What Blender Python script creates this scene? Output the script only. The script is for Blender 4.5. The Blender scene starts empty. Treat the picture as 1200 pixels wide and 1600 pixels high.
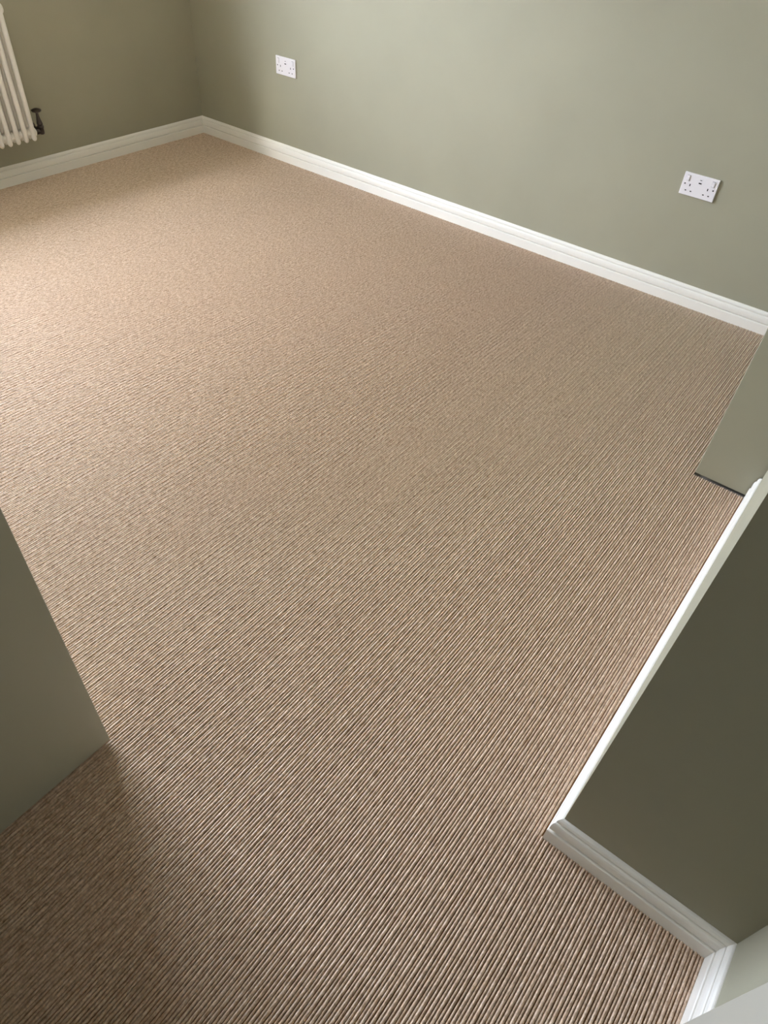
import bpy, bmesh, math, random
import numpy as np
from mathutils import Matrix, Vector

random.seed(7)
rng = np.random.default_rng(11)
SC = bpy.context.scene
COL = SC.collection

# ------------------------------------------------------------------ camera
cam_d = bpy.data.cameras.new('camera')
cam = bpy.data.objects.new('camera', cam_d)
COL.objects.link(cam)
cam_d.sensor_fit = 'AUTO'
cam_d.sensor_width = 36.0
cam_d.lens = 1077.583 * 36.0 / 1600.0
cam_d.clip_start = 0.02
rot = (Matrix.Rotation(math.radians(-55.39496), 4, 'Z') @
       Matrix.Rotation(math.radians(44.95613), 4, 'X') @
       Matrix.Rotation(math.radians(4.70323), 4, 'Z'))
cam.matrix_world = Matrix.Translation((0, 0, 1.5)) @ rot
SC.camera = cam

# ------------------------------------------------------------------ sky: even overcast daylight, brighter overhead
W = bpy.data.worlds.new('overcast_sky')
SC.world = W
W.use_nodes = True
nt = W.node_tree
nt.nodes.clear()
wo = nt.nodes.new('ShaderNodeOutputWorld')
bg = nt.nodes.new('ShaderNodeBackground')
tc = nt.nodes.new('ShaderNodeTexCoord')
sp = nt.nodes.new('ShaderNodeSeparateXYZ')
mr = nt.nodes.new('ShaderNodeMapRange')
mr.inputs['From Min'].default_value = 0.0
mr.inputs['From Max'].default_value = 1.0
mr.inputs['To Min'].default_value = 0.62
mr.inputs['To Max'].default_value = 1.05
nt.links.new(tc.outputs['Generated'], sp.inputs[0])
nt.links.new(sp.outputs['Z'], mr.inputs['Value'])
mu = nt.nodes.new('ShaderNodeMath')
mu.operation = 'MULTIPLY'
mu.inputs[1].default_value = 9.0
nt.links.new(mr.outputs['Result'], mu.inputs[0])
bg.inputs['Color'].default_value = (0.895, 0.95, 1.15, 1)
nt.links.new(mu.outputs[0], bg.inputs['Strength'])
nt.links.new(bg.outputs[0], wo.inputs['Surface'])

# room dimensions (metres)
XR = 3.216            # right wall face
YF = 3.885            # far wall face (radiator and window)
XH = -0.55            # wall with the door the camera came through
XB = -1.75            # hall back wall
YC = -0.371           # recess wall face, behind the baseboard
CEIL = 2.45
PX0, PX1 = 0.706, 2.068   # partition block
WIN = (0.12, 2.02, 0.96, 2.26)
TH = 0.26

# light portal in the real window opening (it emits nothing, it only guides sampling)
pl = bpy.data.lights.new('window_portal', 'AREA')
pl.shape = 'RECTANGLE'
pl.size = WIN[1] - WIN[0]
pl.size_y = WIN[3] - WIN[2]
pl.cycles.is_portal = True
po = bpy.data.objects.new('window_portal', pl)
COL.objects.link(po)
po.location = ((WIN[0] + WIN[1]) / 2, YF + TH + 0.02, (WIN[2] + WIN[3]) / 2)
po.rotation_euler = (math.radians(-90), 0, 0)

# sun behind thin cloud: low, far to the left of the window, soft-edged
sd = bpy.data.lights.new('hazy_sun', 'SUN')
sd.energy = 0.28
sd.angle = math.radians(7)
sd.color = (1.0, 0.965, 0.93)
so = bpy.data.objects.new('hazy_sun', sd)
COL.objects.link(so)
SAZ, SEL = math.radians(65), math.radians(36)
so.rotation_euler = Vector((math.sin(SAZ) * math.cos(SEL), -math.cos(SAZ) * math.cos(SEL), -math.sin(SEL))).to_track_quat('-Z', 'Y').to_euler()

vs = SC.view_settings
vs.view_transform = 'Standard'
vs.look = 'None'
vs.exposure = 2.52
vs.gamma = 1.0
vs.use_curve_mapping = False
SC.cycles.max_bounces = 14
SC.cycles.diffuse_bounces = 8
SC.cycles.transparent_max_bounces = 12
SC.cycles.sample_clamp_indirect = 8.0


# ------------------------------------------------------------------ materials
def new_mat(name):
    m = bpy.data.materials.new(name)
    m.use_nodes = True
    n = m.node_tree.nodes
    return m, n, m.node_tree.links, n['Principled BSDF']


def mapped(n, l, scale=(1, 1, 1)):
    t = n.new('ShaderNodeTexCoord')
    mp = n.new('ShaderNodeMapping')
    mp.inputs['Scale'].default_value = scale
    l.new(t.outputs['Object'], mp.inputs['Vector'])
    return mp.outputs['Vector']


def ramp(n, stops):
    r = n.new('ShaderNodeValToRGB')
    e = r.color_ramp.elements
    e[0].position, e[0].color = stops[0][0], (*stops[0][1], 1)
    e[1].position, e[1].color = stops[-1][0], (*stops[-1][1], 1)
    for p, c in stops[1:-1]:
        q = e.new(p)
        q.color = (*c, 1)
    return r


def noise(n, l, vec, scale, detail=3, rough=0.55):
    t = n.new('ShaderNodeTexNoise')
    t.inputs['Scale'].default_value = scale
    t.inputs['Detail'].default_value = detail
    t.inputs['Roughness'].default_value = rough
    l.new(vec, t.inputs['Vector'])
    return t.outputs['Fac']


def paint(name, col, rough, var=0.03, bump=0.0, bscale=160, spec=0.5, vscale=2.2):
    m, n, l, b = new_mat(name)
    v = mapped(n, l)
    r = ramp(n, [(0.3, tuple(c * (1 - var) for c in col)), (0.7, tuple(min(1, c * (1 + var)) for c in col))])
    l.new(noise(n, l, v, vscale, 4), r.inputs[0])
    l.new(r.outputs[0], b.inputs['Base Color'])
    b.inputs['Roughness'].default_value = rough
    b.inputs['Specular IOR Level'].default_value = spec
    if bump:
        bp = n.new('ShaderNodeBump')
        bp.inputs['Strength'].default_value = bump
        bp.inputs['Distance'].default_value = 0.001
        l.new(noise(n, l, v, bscale, 4), bp.inputs['Height'])
        l.new(bp.outputs[0], b.inputs['Normal'])
    return m


SAGE = (0.352, 0.340, 0.252)
M_WALL = paint('sage_wall_paint', SAGE, 0.72, 0.035, 0.25, 220, 0.3)
M_DOOR = paint('sage_eggshell_paint', SAGE, 0.42, 0.02, 0.08, 300, 0.5)
M_WHITE = paint('white_satin_paint', (0.87, 0.85, 0.79), 0.36, 0.015, 0.12, 120, 0.5)
M_CASE = paint('stone_grey_eggshell', (0.50, 0.49, 0.42), 0.4, 0.015, 0.1, 120, 0.5)
M_CEIL = paint('white_ceiling_paint', (0.87, 0.85, 0.79), 0.85, 0.02, 0.1, 200, 0.2)
M_RAD = paint('white_radiator_enamel', (0.78, 0.76, 0.70), 0.28, 0.01, 0, 100, 0.5)
M_PLATE = paint('white_plastic', (0.80, 0.775, 0.80), 0.25, 0.005, 0, 100, 0.5)
M_HOLE = paint('black_slot_plastic', (0.012, 0.011, 0.012), 0.6, 0.01, 0, 100, 0.2)
M_SCREW = paint('grey_screw_steel', (0.07, 0.068, 0.066), 0.45, 0.02, 0, 100, 0.5)
M_BACK = paint('brown_carpet_backing', (0.27, 0.150, 0.070), 0.95, 0.15, 0, 100, 0.1, 60)
M_SLAB = paint('grey_subfloor', (0.30, 0.28, 0.25), 0.9, 0.1, 0, 100, 0.2)
M_GROUND = paint('outdoor_paving', (0.30, 0.275, 0.24), 0.95, 0.3, 0, 100, 0.1, 3)
M_BRONZE = paint('dark_pewter', (0.075, 0.062, 0.055), 0.38, 0.15, 0, 100, 0.5, 40)
M_BRONZE.node_tree.nodes['Principled BSDF'].inputs['Metallic'].default_value = 0.75
M_BRASS = paint('chrome_handle_metal', (0.62, 0.60, 0.56), 0.25, 0.02, 0, 100, 0.5)
M_BRASS.node_tree.nodes['Principled BSDF'].inputs['Metallic'].default_value = 1.0


def glass_mat():
    m = bpy.data.materials.new('window_glass')
    m.use_transparent_shadow = True
    m.use_nodes = True
    n, l = m.node_tree.nodes, m.node_tree.links
    n.clear()
    o = n.new('ShaderNodeOutputMaterial')
    mx = n.new('ShaderNodeMixShader')
    tr = n.new('ShaderNodeBsdfTransparent')
    gl = n.new('ShaderNodeBsdfGlossy')
    fr = n.new('ShaderNodeFresnel')
    fr.inputs['IOR'].default_value = 1.45
    gl.inputs['Roughness'].default_value = 0.0
    tr.inputs['Color'].default_value = (0.96, 0.98, 0.97, 1)
    # reflect at the entry face only: the pane's exit face would otherwise reflect totally at oblique angles
    ge = n.new('ShaderNodeNewGeometry')
    inv = n.new('ShaderNodeMath')
    inv.operation = 'SUBTRACT'
    inv.inputs[0].default_value = 1.0
    l.new(ge.outputs['Backfacing'], inv.inputs[1])
    ml = n.new('ShaderNodeMath')
    ml.operation = 'MULTIPLY'
    l.new(fr.outputs[0], ml.inputs[0])
    l.new(inv.outputs[0], ml.inputs[1])
    l.new(ml.outputs[0], mx.inputs[0])
    l.new(tr.outputs[0], mx.inputs[1])
    l.new(gl.outputs[0], mx.inputs[2])
    l.new(mx.outputs[0], o.inputs['Surface'])
    return m


M_GLASS = glass_mat()


def carpet_mat():
    m, n, l, b = new_mat('ribbed_wool_loop')
    # long slubs along each rib (x), quick change from rib to rib (y)
    v1 = mapped(n, l, (55, 140, 1))
    r1 = ramp(n, [(0.27, (0.43, 0.275, 0.160)), (0.5, (0.67, 0.495, 0.350)), (0.73, (0.87, 0.71, 0.56))])
    l.new(noise(n, l, v1, 1.0, 3, 0.65), r1.inputs[0])
    # single loops, a few millimetres long
    v2 = mapped(n, l, (190, 150, 1))
    r2 = ramp(n, [(0.30, (0.62, 0.60, 0.58)), (0.62, (1.0, 1.0, 1.0))])
    f2 = noise(n, l, v2, 1.0, 2, 0.6)
    l.new(f2, r2.inputs[0])
    mx = n.new('ShaderNodeMix')
    mx.data_type = 'RGBA'
    mx.blend_type = 'MULTIPLY'
    mx.inputs[0].default_value = 0.8
    l.new(r1.outputs[0], mx.inputs[6])
    l.new(r2.outputs[0], mx.inputs[7])
    l.new(mx.outputs[2], b.inputs['Base Color'])
    b.inputs['Roughness'].default_value = 0.52
    b.inputs['Specular IOR Level'].default_value = 0.5
    b.inputs['Sheen Weight'].default_value = 1.0
    b.inputs['Sheen Roughness'].default_value = 0.35
    b.inputs['Sheen Tint'].default_value = (1.0, 0.97, 0.96, 1)
    bp = n.new('ShaderNodeBump')
    bp.inputs['Strength'].default_value = 0.6
    bp.inputs['Distance'].default_value = 0.002
    l.new(f2, bp.inputs['Height'])
    l.new(bp.outputs[0], b.inputs['Normal'])
    return m


M_RIB = carpet_mat()


# ------------------------------------------------------------------ mesh helpers
def link(name, mesh, mat, parent=None, smooth=False):
    o = bpy.data.objects.new(name, mesh)
    COL.objects.link(o)
    if mat is not None:
        mesh.materials.append(mat)
    if smooth:
        mesh.polygons.foreach_set('use_smooth', [True] * len(mesh.polygons))
    if parent is not None:
        o.parent = parent
    return o


def from_bm(name, bm, mat, parent=None, smooth=False):
    bmesh.ops.recalc_face_normals(bm, faces=bm.faces)
    me = bpy.data.meshes.new(name)
    bm.to_mesh(me)
    bm.free()
    return link(name, me, mat, parent, smooth)


def add_box(bm, x0, x1, y0, y1, z0, z1, bevel=0.0, seg=2):
    r = bmesh.ops.create_cube(bm, size=1.0)
    vs_ = r['verts']
    for v in vs_:
        v.co = Vector(((x0 + x1) / 2 + v.co.x * (x1 - x0), (y0 + y1) / 2 + v.co.y * (y1 - y0), (z0 + z1) / 2 + v.co.z * (z1 - z0)))
    if bevel:
        es = list({e for v in vs_ for e in v.link_edges})
        bmesh.ops.bevel(bm, geom=es, offset=bevel, segments=seg, profile=0.5, affect='EDGES')


def box(name, x0, x1, y0, y1, z0, z1, mat, parent=None, bevel=0.0, seg=2):
    bm = bmesh.new()
    add_box(bm, x0, x1, y0, y1, z0, z1, bevel, seg)
    return from_bm(name, bm, mat, parent)


def add_lathe(bm, prof, mat4=Matrix.Identity(4), n=20):
    """prof: (radius, height) from bottom to top along local z"""
    rings = []
    for r, h in prof:
        if r < 1e-6:
            rings.append([bm.verts.new(mat4 @ Vector((0, 0, h)))])
        else:
            rings.append([bm.verts.new(mat4 @ Vector((r * math.cos(2 * math.pi * k / n), r * math.sin(2 * math.pi * k / n), h))) for k in range(n)])
    for a, b in zip(rings, rings[1:]):
        if len(a) == 1 and len(b) == 1:
            continue
        for k in range(n):
            q = (k + 1) % n
            if len(a) == 1:
                bm.faces.new((a[0], b[k], b[q]))
            elif len(b) == 1:
                bm.faces.new((a[k], a[q], b[0]))
            else:
                bm.faces.new((a[k], a[q], b[q], b[k]))
    for ring, flip in ((rings[0], True), (rings[-1], False)):
        if len(ring) > 1:
            bm.faces.new(ring[::-1] if flip else ring)


def structure(o):
    o['kind'] = 'structure'
    return o


def thing(o, label, cat, group=None):
    o['label'] = label
    o['category'] = cat
    if group:
        o['group'] = group
    return o


def empty(name, loc):
    o = bpy.data.objects.new(name, None)
    COL.objects.link(o)
    o.location = loc
    o.empty_display_size = 0.1
    return o


# ------------------------------------------------------------------ setting
structure(box('floor', XB - 0.15, XR + 0.15, -1.0, YF + TH, -0.16, -0.012, M_SLAB))
structure(box('ceiling', XB - 0.15, XR + 0.15, -1.0, YF + TH, CEIL, CEIL + 0.12, M_CEIL))
structure(box('ground', -40, 40, YF + TH + 0.01, 70, -0.6, -0.35, M_GROUND))
structure(box('added_eaves', XB - 0.15, XR + 0.15, YF + TH + 0.001, YF + TH + 0.24, 2.40, 2.57, M_CEIL))  # unseen overhang, added to cut steep sky light near the window
structure(box('added_sky_screen', -30, 30, YF + 7.0, YF + 7.3, -0.4, 1.3, M_GROUND))  # unseen screen, added to block low sky light reaching deep into the room
structure(box('wall_right', XR, XR + 0.15, -1.0, YF, -0.012, CEIL, M_WALL))

bm = bmesh.new()
x0, x1, z0, z1 = WIN
add_box(bm, XB - 0.15, x0, YF, YF + TH, -0.012, CEIL)
add_box(bm, x1, XR + 0.15, YF, YF + TH, -0.012, CEIL)
add_box(bm, x0, x1, YF, YF + TH, -0.012, z0)
add_box(bm, x0, x1, YF, YF + TH, z1, CEIL)
structure(from_bm('wall_far', bm, M_WALL))

# partition block beside the camera, recess wall, hall walls
structure(box('wall_pier', PX0, PX1, -1.0, -0.018, -0.012, CEIL, M_WALL))
DW = (-0.40, 0.40)          # doorway in the recess wall
bm = bmesh.new()
add_box(bm, DW[1], PX0, YC - 0.12, YC, -0.012, CEIL)
add_box(bm, XB, DW[0], YC - 0.12, YC, -0.012, CEIL)
add_box(bm, DW[0], DW[1], YC - 0.12, YC, 2.03, CEIL)
structure(from_bm('wall_recess', bm, M_WALL))
bm = bmesh.new()
add_box(bm, XH - 0.12, XH, 0.94, YF, -0.012, CEIL)
add_box(bm, XH - 0.12, XH, YC, 0.08, -0.012, CEIL)
add_box(bm, XH - 0.12, XH, 0.08, 0.94, 2.03, CEIL)
structure(from_bm('wall_left', bm, M_WALL))
structure(box('wall_hall', XB - 0.15, XB, YC - 0.12, YF, -0.012, CEIL, M_WALL))
structure(box('wall_back', PX1, XR, -1.0, -0.85, -0.012, CEIL, M_WALL))

# ------------------------------------------------------------------ baseboards (moulded profile swept along the wall foot)
PROF = [(0.0, -0.010), (0.018, -0.010), (0.018, 0.0395), (0.0174, 0.0418), (0.0160, 0.0430), (0.0076, 0.0434),
        (0.0070, 0.0448), (0.0076, 0.0462), (0.0142, 0.0468), (0.0152, 0.0487), (0.0152, 0.0620), (0.0143, 0.0690), (0.0126, 0.0742),
        (0.0104, 0.0762), (0.0058, 0.0768), (0.0052, 0.0780), (0.0058, 0.0793), (0.0098, 0.0799), (0.0096, 0.0838), (0.0076, 0.0888), (0.0045, 0.0920),
        (0.0018, 0.0932), (0.0, 0.0933)]


def baseboard(name, p0, p1, nrm, m0, m1):
    """p0,p1 wall-foot points, nrm out of the wall; m0/m1: +1 outside mitre, -1 inside mitre, 0 square"""
    p0, p1, nrm = Vector((*p0, 0)), Vector((*p1, 0)), Vector((*nrm, 0))
    d = (p1 - p0).normalized()
    bm = bmesh.new()
    rows = []
    for p, s in ((p0, -m0), (p1, m1)):
        rows.append([bm.verts.new(p + nrm * a + d * (a * s) + Vector((0, 0, h))) for a, h in PROF])
    k = len(PROF)
    for i in range(k):
        j = (i + 1) % k
        bm.faces.new((rows[0][i], rows[0][j], rows[1][j], rows[1][i]))
    bm.faces.new(rows[0][::-1])
    bm.faces.new(rows[1])
    return structure(from_bm(name, bm, M_WHITE))


baseboard('baseboard_far', (XH, YF), (XR, YF), (0, -1), -1, -1)
baseboard('baseboard_right', (XR, YF), (XR, 0.19), (-1, 0), -1, 0)
baseboard('baseboard_pier', (PX0, -0.018), (PX1, -0.018), (0, 1), 1, 0)
baseboard('baseboard_pier_end', (PX0, -0.018), (PX0, YC), (-1, 0), 1, -1)
baseboard('baseboard_recess', (PX0, YC), (DW[1] + 0.108, YC), (0, 1), -1, 0)
baseboard('baseboard_left', (XH, 0.99), (XH, YF), (1, 0), 0, -1)

# white casing round the doorway in the recess wall, white door shut in it
bm = bmesh.new()
CY = YC + 0.05
add_box(bm, DW[1] - 0.012, DW[1] + 0.107, YC - 0.001, CY, -0.010, 2.02, 0.004, 2)
add_box(bm, DW[0] - 0.107, DW[0] + 0.012, YC - 0.001, CY, -0.010, 2.02, 0.004, 2)
add_box(bm, DW[0] - 0.107, DW[1] + 0.107, YC - 0.001, CY, 2.02, 2.13, 0.004, 2)
structure(from_bm('trim_1', bm, M_CASE))
bm = bmesh.new()
add_box(bm, DW[0] + 0.002, DW[1] - 0.002, YC - 0.07, YC - 0.03, 0.006, 2.026, 0.002, 1)
for a, b in ((0.12, 0.92), (1.06, 1.92)):
    for c, d in ((DW[0] + 0.11, -0.05), (0.05, DW[1] - 0.11)):
        add_box(bm, c, d, YC - 0.034, YC - 0.024, a, b, 0.005, 1)
structure(from_bm('door_2', bm, M_CASE))

# sage door standing open on the left, a finger of air under it
door = structure(box('door_1', XH + 0.01, 0.2505, 0.865, 0.905, 0.011, 2.02, M_DOOR, None, 0.0015, 1))
bm = bmesh.new()
for s, yy in ((-1, 0.865), (1, 0.905)):
    mt = Matrix.Translation((0.19, yy, 1.02)) @ Matrix.Rotation(math.radians(-90 * s), 4, 'X')
    add_lathe(bm, [(0.0, -0.001), (0.026, -0.001), (0.026, 0.006), (0.010, 0.010), (0.010, 0.028), (0.021, 0.036), (0.026, 0.048), (0.020, 0.060), (0.0, 0.063)], mt if s > 0 else Matrix.Translation((0.19, yy, 1.02)) @ Matrix.Rotation(math.radians(90), 4, 'X'))
hd = from_bm('door_knob', bm, M_BRASS, door, True)
hd['label'] = 'round metal door knob'
bm = bmesh.new()
for yy0, yy1 in ((0.905, 0.985), (-0.005, 0.08)):
    add_box(bm, XH - 0.13, XH + 0.018, yy0 if yy0 > 0.5 else 0.045, yy1 if yy1 > 0.5 else 0.08, -0.010, 2.03, 0.003, 1)
add_box(bm, XH - 0.13, XH + 0.018, 0.045, 0.985, 2.03, 2.10, 0.003, 1)
structure(from_bm('trim_2', bm, M_WHITE))

# ------------------------------------------------------------------ window (above the radiator, left of the frame)
win = structure(empty('window_1', ((x0 + x1) / 2, YF + 0.17, z0)))


def wbox(name, a, b, c, d, e, f, mat, bev=0.003):
    bm = bmesh.new()
    add_box(bm, a, b, c, d, e, f, bev, 1)
    o = from_bm(name, bm, mat, win)
    o.matrix_parent_inverse = Matrix.Translation(-win.location)
    return o


bm = bmesh.new()
fy0, fy1 = YF + 0.16, YF + 0.23
add_box(bm, x0, x0 + 0.045, fy0, fy1, z0, z1, 0.003, 1)
add_box(bm, x1 - 0.045, x1, fy0, fy1, z0, z1, 0.003, 1)
add_box(bm, x0 + 0.045, x1 - 0.045, fy0, fy1, z0, z0 + 0.05, 0.003, 1)
add_box(bm, x0 + 0.045, x1 - 0.045, fy0, fy1, z1 - 0.045, z1, 0.003, 1)
xm = (x0 + x1) / 2
add_box(bm, xm - 0.03, xm + 0.03, fy0, fy1, z0 + 0.05, z1 - 0.045, 0.003, 1)
o = from_bm('window_frame', bm, M_WHITE, win)
o.matrix_parent_inverse = Matrix.Translation(-win.location)
wbox('window_pane', x0 + 0.045, xm - 0.03, fy0 + 0.03, fy0 + 0.034, z0 + 0.05, z1 - 0.045, M_GLASS, 0)
wbox('window_pane', xm + 0.03, x1 - 0.045, fy0 + 0.03, fy0 + 0.034, z0 + 0.05, z1 - 0.045, M_GLASS, 0)
wbox('window_board', x0 - 0.05, x1 + 0.05, YF - 0.075, YF, z0 - 0.03, z0, M_WHITE, 0.006)
wbox('window_board', x0, x1, YF, fy0, z0 - 0.002, z0 + 0.002, M_WHITE, 0)

# ------------------------------------------------------------------ carpet: real ribs, wide and narrow in turn
PAIR = 0.0140
Y0C, Y1C = YC + 0.016, YF - 0.016


def rib_spans(y):
    lo = XH + 0.004
    if y < 0.003:
        return lo, PX0 - 0.016
    if y < 0.172:
        return lo, PX1 + 0.0
    return lo, XR - 0.016


def carpet():
    root = thing(empty('carpet', (0, 0, 0)), 'wall-to-wall beige and brown ribbed loop carpet covering the whole floor', 'carpet')
    bm = bmesh.new()
    add_box(bm, XH + .004, PX0 - 0.015, Y0C, 0.0, -0.012, -0.0045)
    add_box(bm, XH + .004, PX1, 0.0, 0.175, -0.012, -0.0045)
    add_box(bm, XH + .004, XR - 0.015, 0.175, Y1C, -0.012, -0.0045)
    from_bm('carpet_backing', bm, M_BACK, root)
    V, F = [], []
    base = 0
    y = Y0C
    wide = True
    while y < Y1C - 0.003:
        w = 0.0079 if wide else 0.0061
        half = (0.0073 if wide else 0.0054) / 2
        top = 0.0005 if wide else -0.0004
        yc = y + w / 2
        lo, hi = rib_spans(yc)
        ns = max(2, int((hi - lo) / 0.028))
        xs = np.linspace(lo, hi, ns + 1)
        xs[1:-1] += rng.uniform(-0.009, 0.009, ns - 1)
        cy = yc + np.cumsum(rng.normal(0, 0.00008, ns + 1))
        cy = yc + np.clip(cy - yc, -0.00025, 0.00025)
        hw = half * (1 + rng.normal(0, 0.05, ns + 1))
        tz = top + rng.normal(0, 0.00022, ns + 1)
        ang = np.radians([0, 38, 72, 108, 142, 180])
        k = len(ang)
        zb = -0.0052
        P = np.zeros((ns + 1, k, 3))
        P[:, :, 0] = xs[:, None]
        P[:, :, 1] = cy[:, None] - hw[:, None] * np.cos(ang)[None, :]
        P[:, :, 2] = zb + (tz - zb)[:, None] * (np.sin(ang) ** 0.95)[None, :]
        V.append(P.reshape(-1, 3))
        i = np.arange(ns)[:, None] * k + np.arange(k - 1)[None, :] + base
        F.append(np.stack([i, i + k, i + k + 1, i + 1], -1).reshape(-1, 4))
        base += (ns + 1) * k
        y += w
        wide = not wide
    V = np.concatenate(V)
    F = np.concatenate(F)
    me = bpy.data.meshes.new('carpet_ribs')
    me.vertices.add(len(V))
    me.vertices.foreach_set('co', V.ravel().astype(np.float32))
    me.loops.add(F.size)
    me.loops.foreach_set('vertex_index', F.ravel().astype(np.int32))
    me.polygons.add(len(F))
    me.polygons.foreach_set('loop_start', (np.arange(len(F)) * 4).astype(np.int32))
    me.polygons.foreach_set('loop_total', np.full(len(F), 4, np.int32))
    me.update(calc_edges=True)
    me.validate()
    o = link('carpet_ribs', me, M_RIB, root, True)
    o['kind'] = 'stuff'


carpet()

# ------------------------------------------------------------------ built-in wardrobe end panel beyond the partition
WX, WY = PX1 + 0.007, 0.1712
wr = thing(empty('wardrobe', (2.65, -0.3, 0)), 'sage-painted built-in wardrobe whose plain end panel stands past the white partition baseboard', 'wardrobe')


def part(root, name, a, b, c, d, e, f, mat, bev=0.0015):
    o = box(name, a, b, c, d, e, f, mat, None, bev, 1)
    o.parent = root
    o.matrix_parent_inverse = Matrix.Translation(-root.location)
    return o


part(wr, 'side_panel', WX, WX + 0.022, -0.60, WY, 0.004, 2.30, M_DOOR)
part(wr, 'plinth', WX + 0.03, XR - 0.004, 0.10, 0.118, -0.004, 0.08, M_DOOR)
part(wr, 'top_panel', WX + 0.022, XR - 0.004, -0.60, WY - 0.024, 2.278, 2.30, M_DOOR)
part(wr, 'bottom_panel', WX + 0.022, XR - 0.004, -0.60, WY - 0.024, 0.082, 0.10, M_DOOR)
xm2 = (WX + 0.022 + XR) / 2
for a, b, kx in ((WX + 0.025, xm2 - 0.002, xm2 - 0.04), (xm2 + 0.002, XR - 0.006, xm2 + 0.04)):
    d = part(wr, 'door', a, b, WY - 0.022, WY - 0.001, 0.084, 2.298, M_DOOR)
    bm = bmesh.new()
    add_lathe(bm, [(0.0, 0), (0.007, 0), (0.007, 0.012), (0.014, 0.020), (0.013, 0.027), (0.0, 0.030)],
              Matrix.Translation((kx, WY - 0.001, 1.05)) @ Matrix.Rotation(math.radians(-90), 4, 'X'), 14)
    kb = from_bm('knob', bm, M_BRASS, None, True)
    kb.parent = d
    kb.matrix_parent_inverse = d.matrix_parent_inverse.copy()
    kb.matrix_parent_inverse = (Matrix.Translation(wr.location) @ d.matrix_parent_inverse).inverted()

# ------------------------------------------------------------------ column radiator
RX, RY = 2.005, 3.775       # last section, front tube axis
RZ0, RZ1 = 0.214, 0.812
TR = 0.0125
PITCH = 0.045
DEP = 0.040


def section_mesh():
    bm = bmesh.new()
    for yy in (0.0, DEP):
        pr = []
        n = 6
        for i in range(n + 1):
            a = math.pi / 2 * i / n
            pr.append((TR * math.sin(a), RZ0 + 0.017 * (1 - math.cos(a))))
        for i in range(n + 1):
            a = math.pi / 2 * i / n
            pr.append((TR * math.cos(a), RZ1 - 0.017 * (1 - math.sin(a))))
        add_lathe(bm, pr, Matrix.Translation((0, yy, 0)), 16)
    for zc in (RZ0 + 0.036, RZ1 - 0.036):
        # header: flattened bulb bridging the columns, with a boss to the neighbours
        r = bmesh.ops.create_uvsphere(bm, u_segments=18, v_segments=12, radius=1.0)
        for v in r['verts']:
            v.co = Vector((v.co.x * 0.0175, DEP / 2 + v.co.y * 0.030, zc + v.co.z * 0.026))
        add_lathe(bm, [(0.0195, -PITCH / 2), (0.0205, -PITCH / 2 + 0.002), (0.0205, PITCH / 2 - 0.002), (0.0195, PITCH / 2)],
                  Matrix.Translation((0, DEP / 2, zc)) @ Matrix.Rotation(math.radians(90), 4, 'Y'), 18)
    bmesh.ops.recalc_face_normals(bm, faces=bm.faces)
    me = bpy.data.meshes.new('section')
    bm.to_mesh(me)
    bm.free()
    me.materials.append(M_RAD)
    me.polygons.foreach_set('use_smooth', [True] * len(me.polygons))
    return me


NSEC = 38
rad = thing(empty('column_radiator', (RX - PITCH * (NSEC - 1) / 2, RY + DEP / 2, 0.0)), 'white column radiator hung on the sage wall in the far left corner', 'radiator')
sm = section_mesh()
for i in range(NSEC):
    o = bpy.data.objects.new('section', sm)
    COL.objects.link(o)
    o.parent = rad
    o.location = (PITCH * (NSEC - 1) / 2 - i * PITCH, -DEP / 2, 0)


def rad_part(name, bm, mat, parent=None, smooth=True, label=None):
    o = from_bm(name, bm, mat, parent or rad, smooth)
    if label:
        o['label'] = label
    return o


for xx in (-0.6, 0.6):
    bm = bmesh.new()
    add_box(bm, xx - 0.012, xx + 0.012, -0.002, YF - (RY + DEP / 2), 0.760, 0.775, 0.002, 1)
    rad_part('wall_bracket', bm, M_RAD, None, False)

# valve: local frame of the radiator empty; the valve sits right of the last section
HX = PITCH * (NSEC - 1) / 2 + PITCH / 2     # end face of the last section
HZ = RZ0 + 0.036
rotx = Matrix.Rotation(math.radians(90), 4, 'Y')
bm = bmesh.new()
add_lathe(bm, [(0.0, 0.0), (0.0160, 0.0), (0.0160, 0.004), (0.0140, 0.006), (0.0, 0.0065)],
          Matrix.Translation((HX - 0.002, 0, HZ)) @ rotx, 20)
rad_part('end_bush', bm, M_RAD)
VX = HX + 0.038
bm = bmesh.new()
# body: vertical barrel, closed foot
add_lathe(bm, [(0.0, HZ - 0.021), (0.009, HZ - 0.020), (0.0135, HZ - 0.015), (0.0145, HZ - 0.004), (0.0145, HZ + 0.010),
               (0.0170, HZ + 0.012), (0.0170, HZ + 0.020), (0.0125, HZ + 0.024)], Matrix.Translation((VX, 0, 0)), 20)
valve = rad_part('radiator_valve', bm, M_BRONZE, None, True, 'dark pewter manual radiator valve with mushroom wheel')
bm = bmesh.new()
add_lathe(bm, [(0.0125, HZ + 0.024), (0.0145, HZ + 0.027), (0.0140, HZ + 0.034), (0.0105, HZ + 0.050), (0.0075, HZ + 0.066),
               (0.0065, HZ + 0.078), (0.0080, HZ + 0.084)], Matrix.Translation((VX, 0, 0)), 18)
rad_part('bonnet', bm, M_BRONZE, valve)
bm = bmesh.new()
pr = [(0.0080, HZ + 0.082), (0.0150, HZ + 0.085), (0.0230, HZ + 0.088), (0.0255, HZ + 0.092), (0.0245, HZ + 0.0955), (0.0160, HZ + 0.0990), (0.006, HZ + 0.1025), (0.0, HZ + 0.103)]
add_lathe(bm, pr, Matrix.Translation((VX, 0, 0)), 24)
rad_part('wheel_head', bm, M_BRONZE, valve)
bm = bmesh.new()
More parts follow.
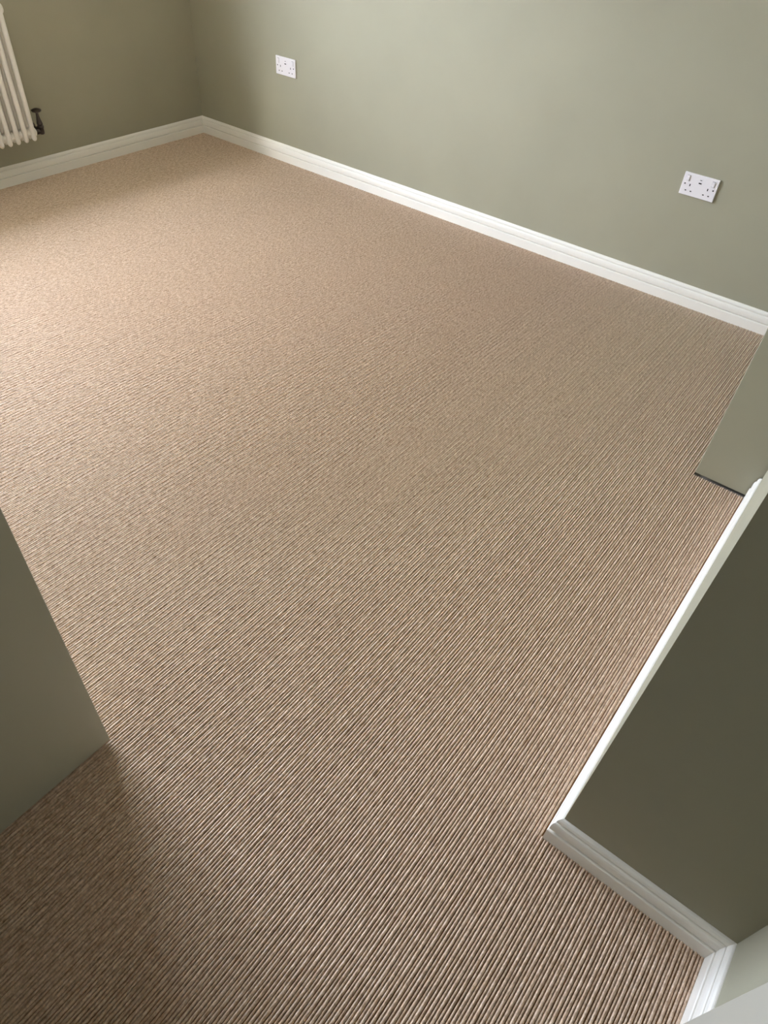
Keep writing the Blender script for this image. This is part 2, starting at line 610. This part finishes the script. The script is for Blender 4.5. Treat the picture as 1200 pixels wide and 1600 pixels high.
add_lathe(bm, [(0.010, 0.004), (0.0165, 0.006), (0.0175, 0.009), (0.0175, 0.021), (0.0150, 0.023), (0.0100, 0.025), (0.0100, 0.030)],
          Matrix.Translation((HX - 0.002, 0, HZ)) @ rotx, 8)
rad_part('union_nut', bm, M_BRONZE, valve, False)
bm = bmesh.new()
YW = YF - (RY + DEP / 2)
roty = Matrix.Translation((VX, 0, HZ - 0.002)) @ Matrix.Rotation(math.radians(-90), 4, 'X')
add_lathe(bm, [(0.0135, 0.008), (0.0145, 0.012), (0.0145, 0.022), (0.0090, 0.025), (0.0080, YW - 0.006), (0.020, YW - 0.005), (0.021, YW)], roty, 20)
rad_part('inlet_pipe', bm, M_BRONZE, valve)


# ------------------------------------------------------------------ double sockets on the right wall
# plate local frame: u to the viewer's right along the wall (-y), v up, n out of the wall (-x)
def socket_parts():
    def bx(name, u0, u1, v0, v1, n0, n1, mat, bev=0.0, seg=2):
        bm = bmesh.new()
        add_box(bm, -n1, -n0, -u1, -u0, v0, v1, bev, seg)
        return name, bm, mat
    L = [bx('face_plate', -.0735, .0735, -.0440, .0440, 0, .0085, M_PLATE, .0022, 3)]
    for s in (-1, 1):
        L.append(bx('rocker_switch', s * .0535 - .0062, s * .0535 + .0062, .0125, .0335, .0080, .0122, M_PLATE, .0018, 2))
        L.append(bx('rocker_surround', s * .0535 - .0068, s * .0535 + .0068, .0119, .0342, .0080, .0087, M_SCREW))
        L.append(bx('earth_slot', s * .0380 - .0021, s * .0380 + .0021, -.0065, .0025, .0080, .0088, M_HOLE))
        for q in (-1, 1):
            L.append(bx('pin_slot', s * .0380 + q * .0111 - .0034, s * .0380 + q * .0111 + .0034, -.0269, -.0229, .0080, .0088, M_HOLE))
        bm = bmesh.new()
        add_lathe(bm, [(0.0, .0080), (.0033, .0080), (.0033, .0090), (0.0, .0094)],
                  Matrix.Translation((0, -s * .0603, 0)) @ Matrix.Rotation(math.radians(-90), 4, 'Y'), 12)
        L.append(('screw', bm, M_SCREW))
    L.append(bx('usb_surround', -.0085, .0085, .0060, .0320, .0080, .0090, M_PLATE, .0004, 1))
    L.append(bx('usb_slot', -.0062, .0062, .0115, .0160, .0085, .0093, M_HOLE))
    L.append(bx('usb_slot', -.0040, .0040, .0245, .0270, .0085, .0093, M_SCREW))
    return L


def make_socket(loc, label):
    r = thing(empty('double_socket', loc), label, 'socket', 'double sockets on the right wall')
    for name, bm, mat in socket_parts():
        o = from_bm(name, bm, mat, r)
        if name == 'usb_slot':
            o['label'] = 'dark charging slot between the outlets'
    return r


def copy_thing(src, loc, label):
    r = src.copy()
    COL.objects.link(r)
    r.location = loc
    r['label'] = label
    for ch in list(src.children):
        c = ch.copy()
        COL.objects.link(c)
        c.parent = r
    return r


s0 = make_socket((XR, 0.7555, 0.4935), 'white double wall socket on the right, larger and nearer to the wardrobe panel')
copy_thing(s0, (XR, 3.121, 0.500), 'white double wall socket on the far end of the wall, nearer to the radiator corner')
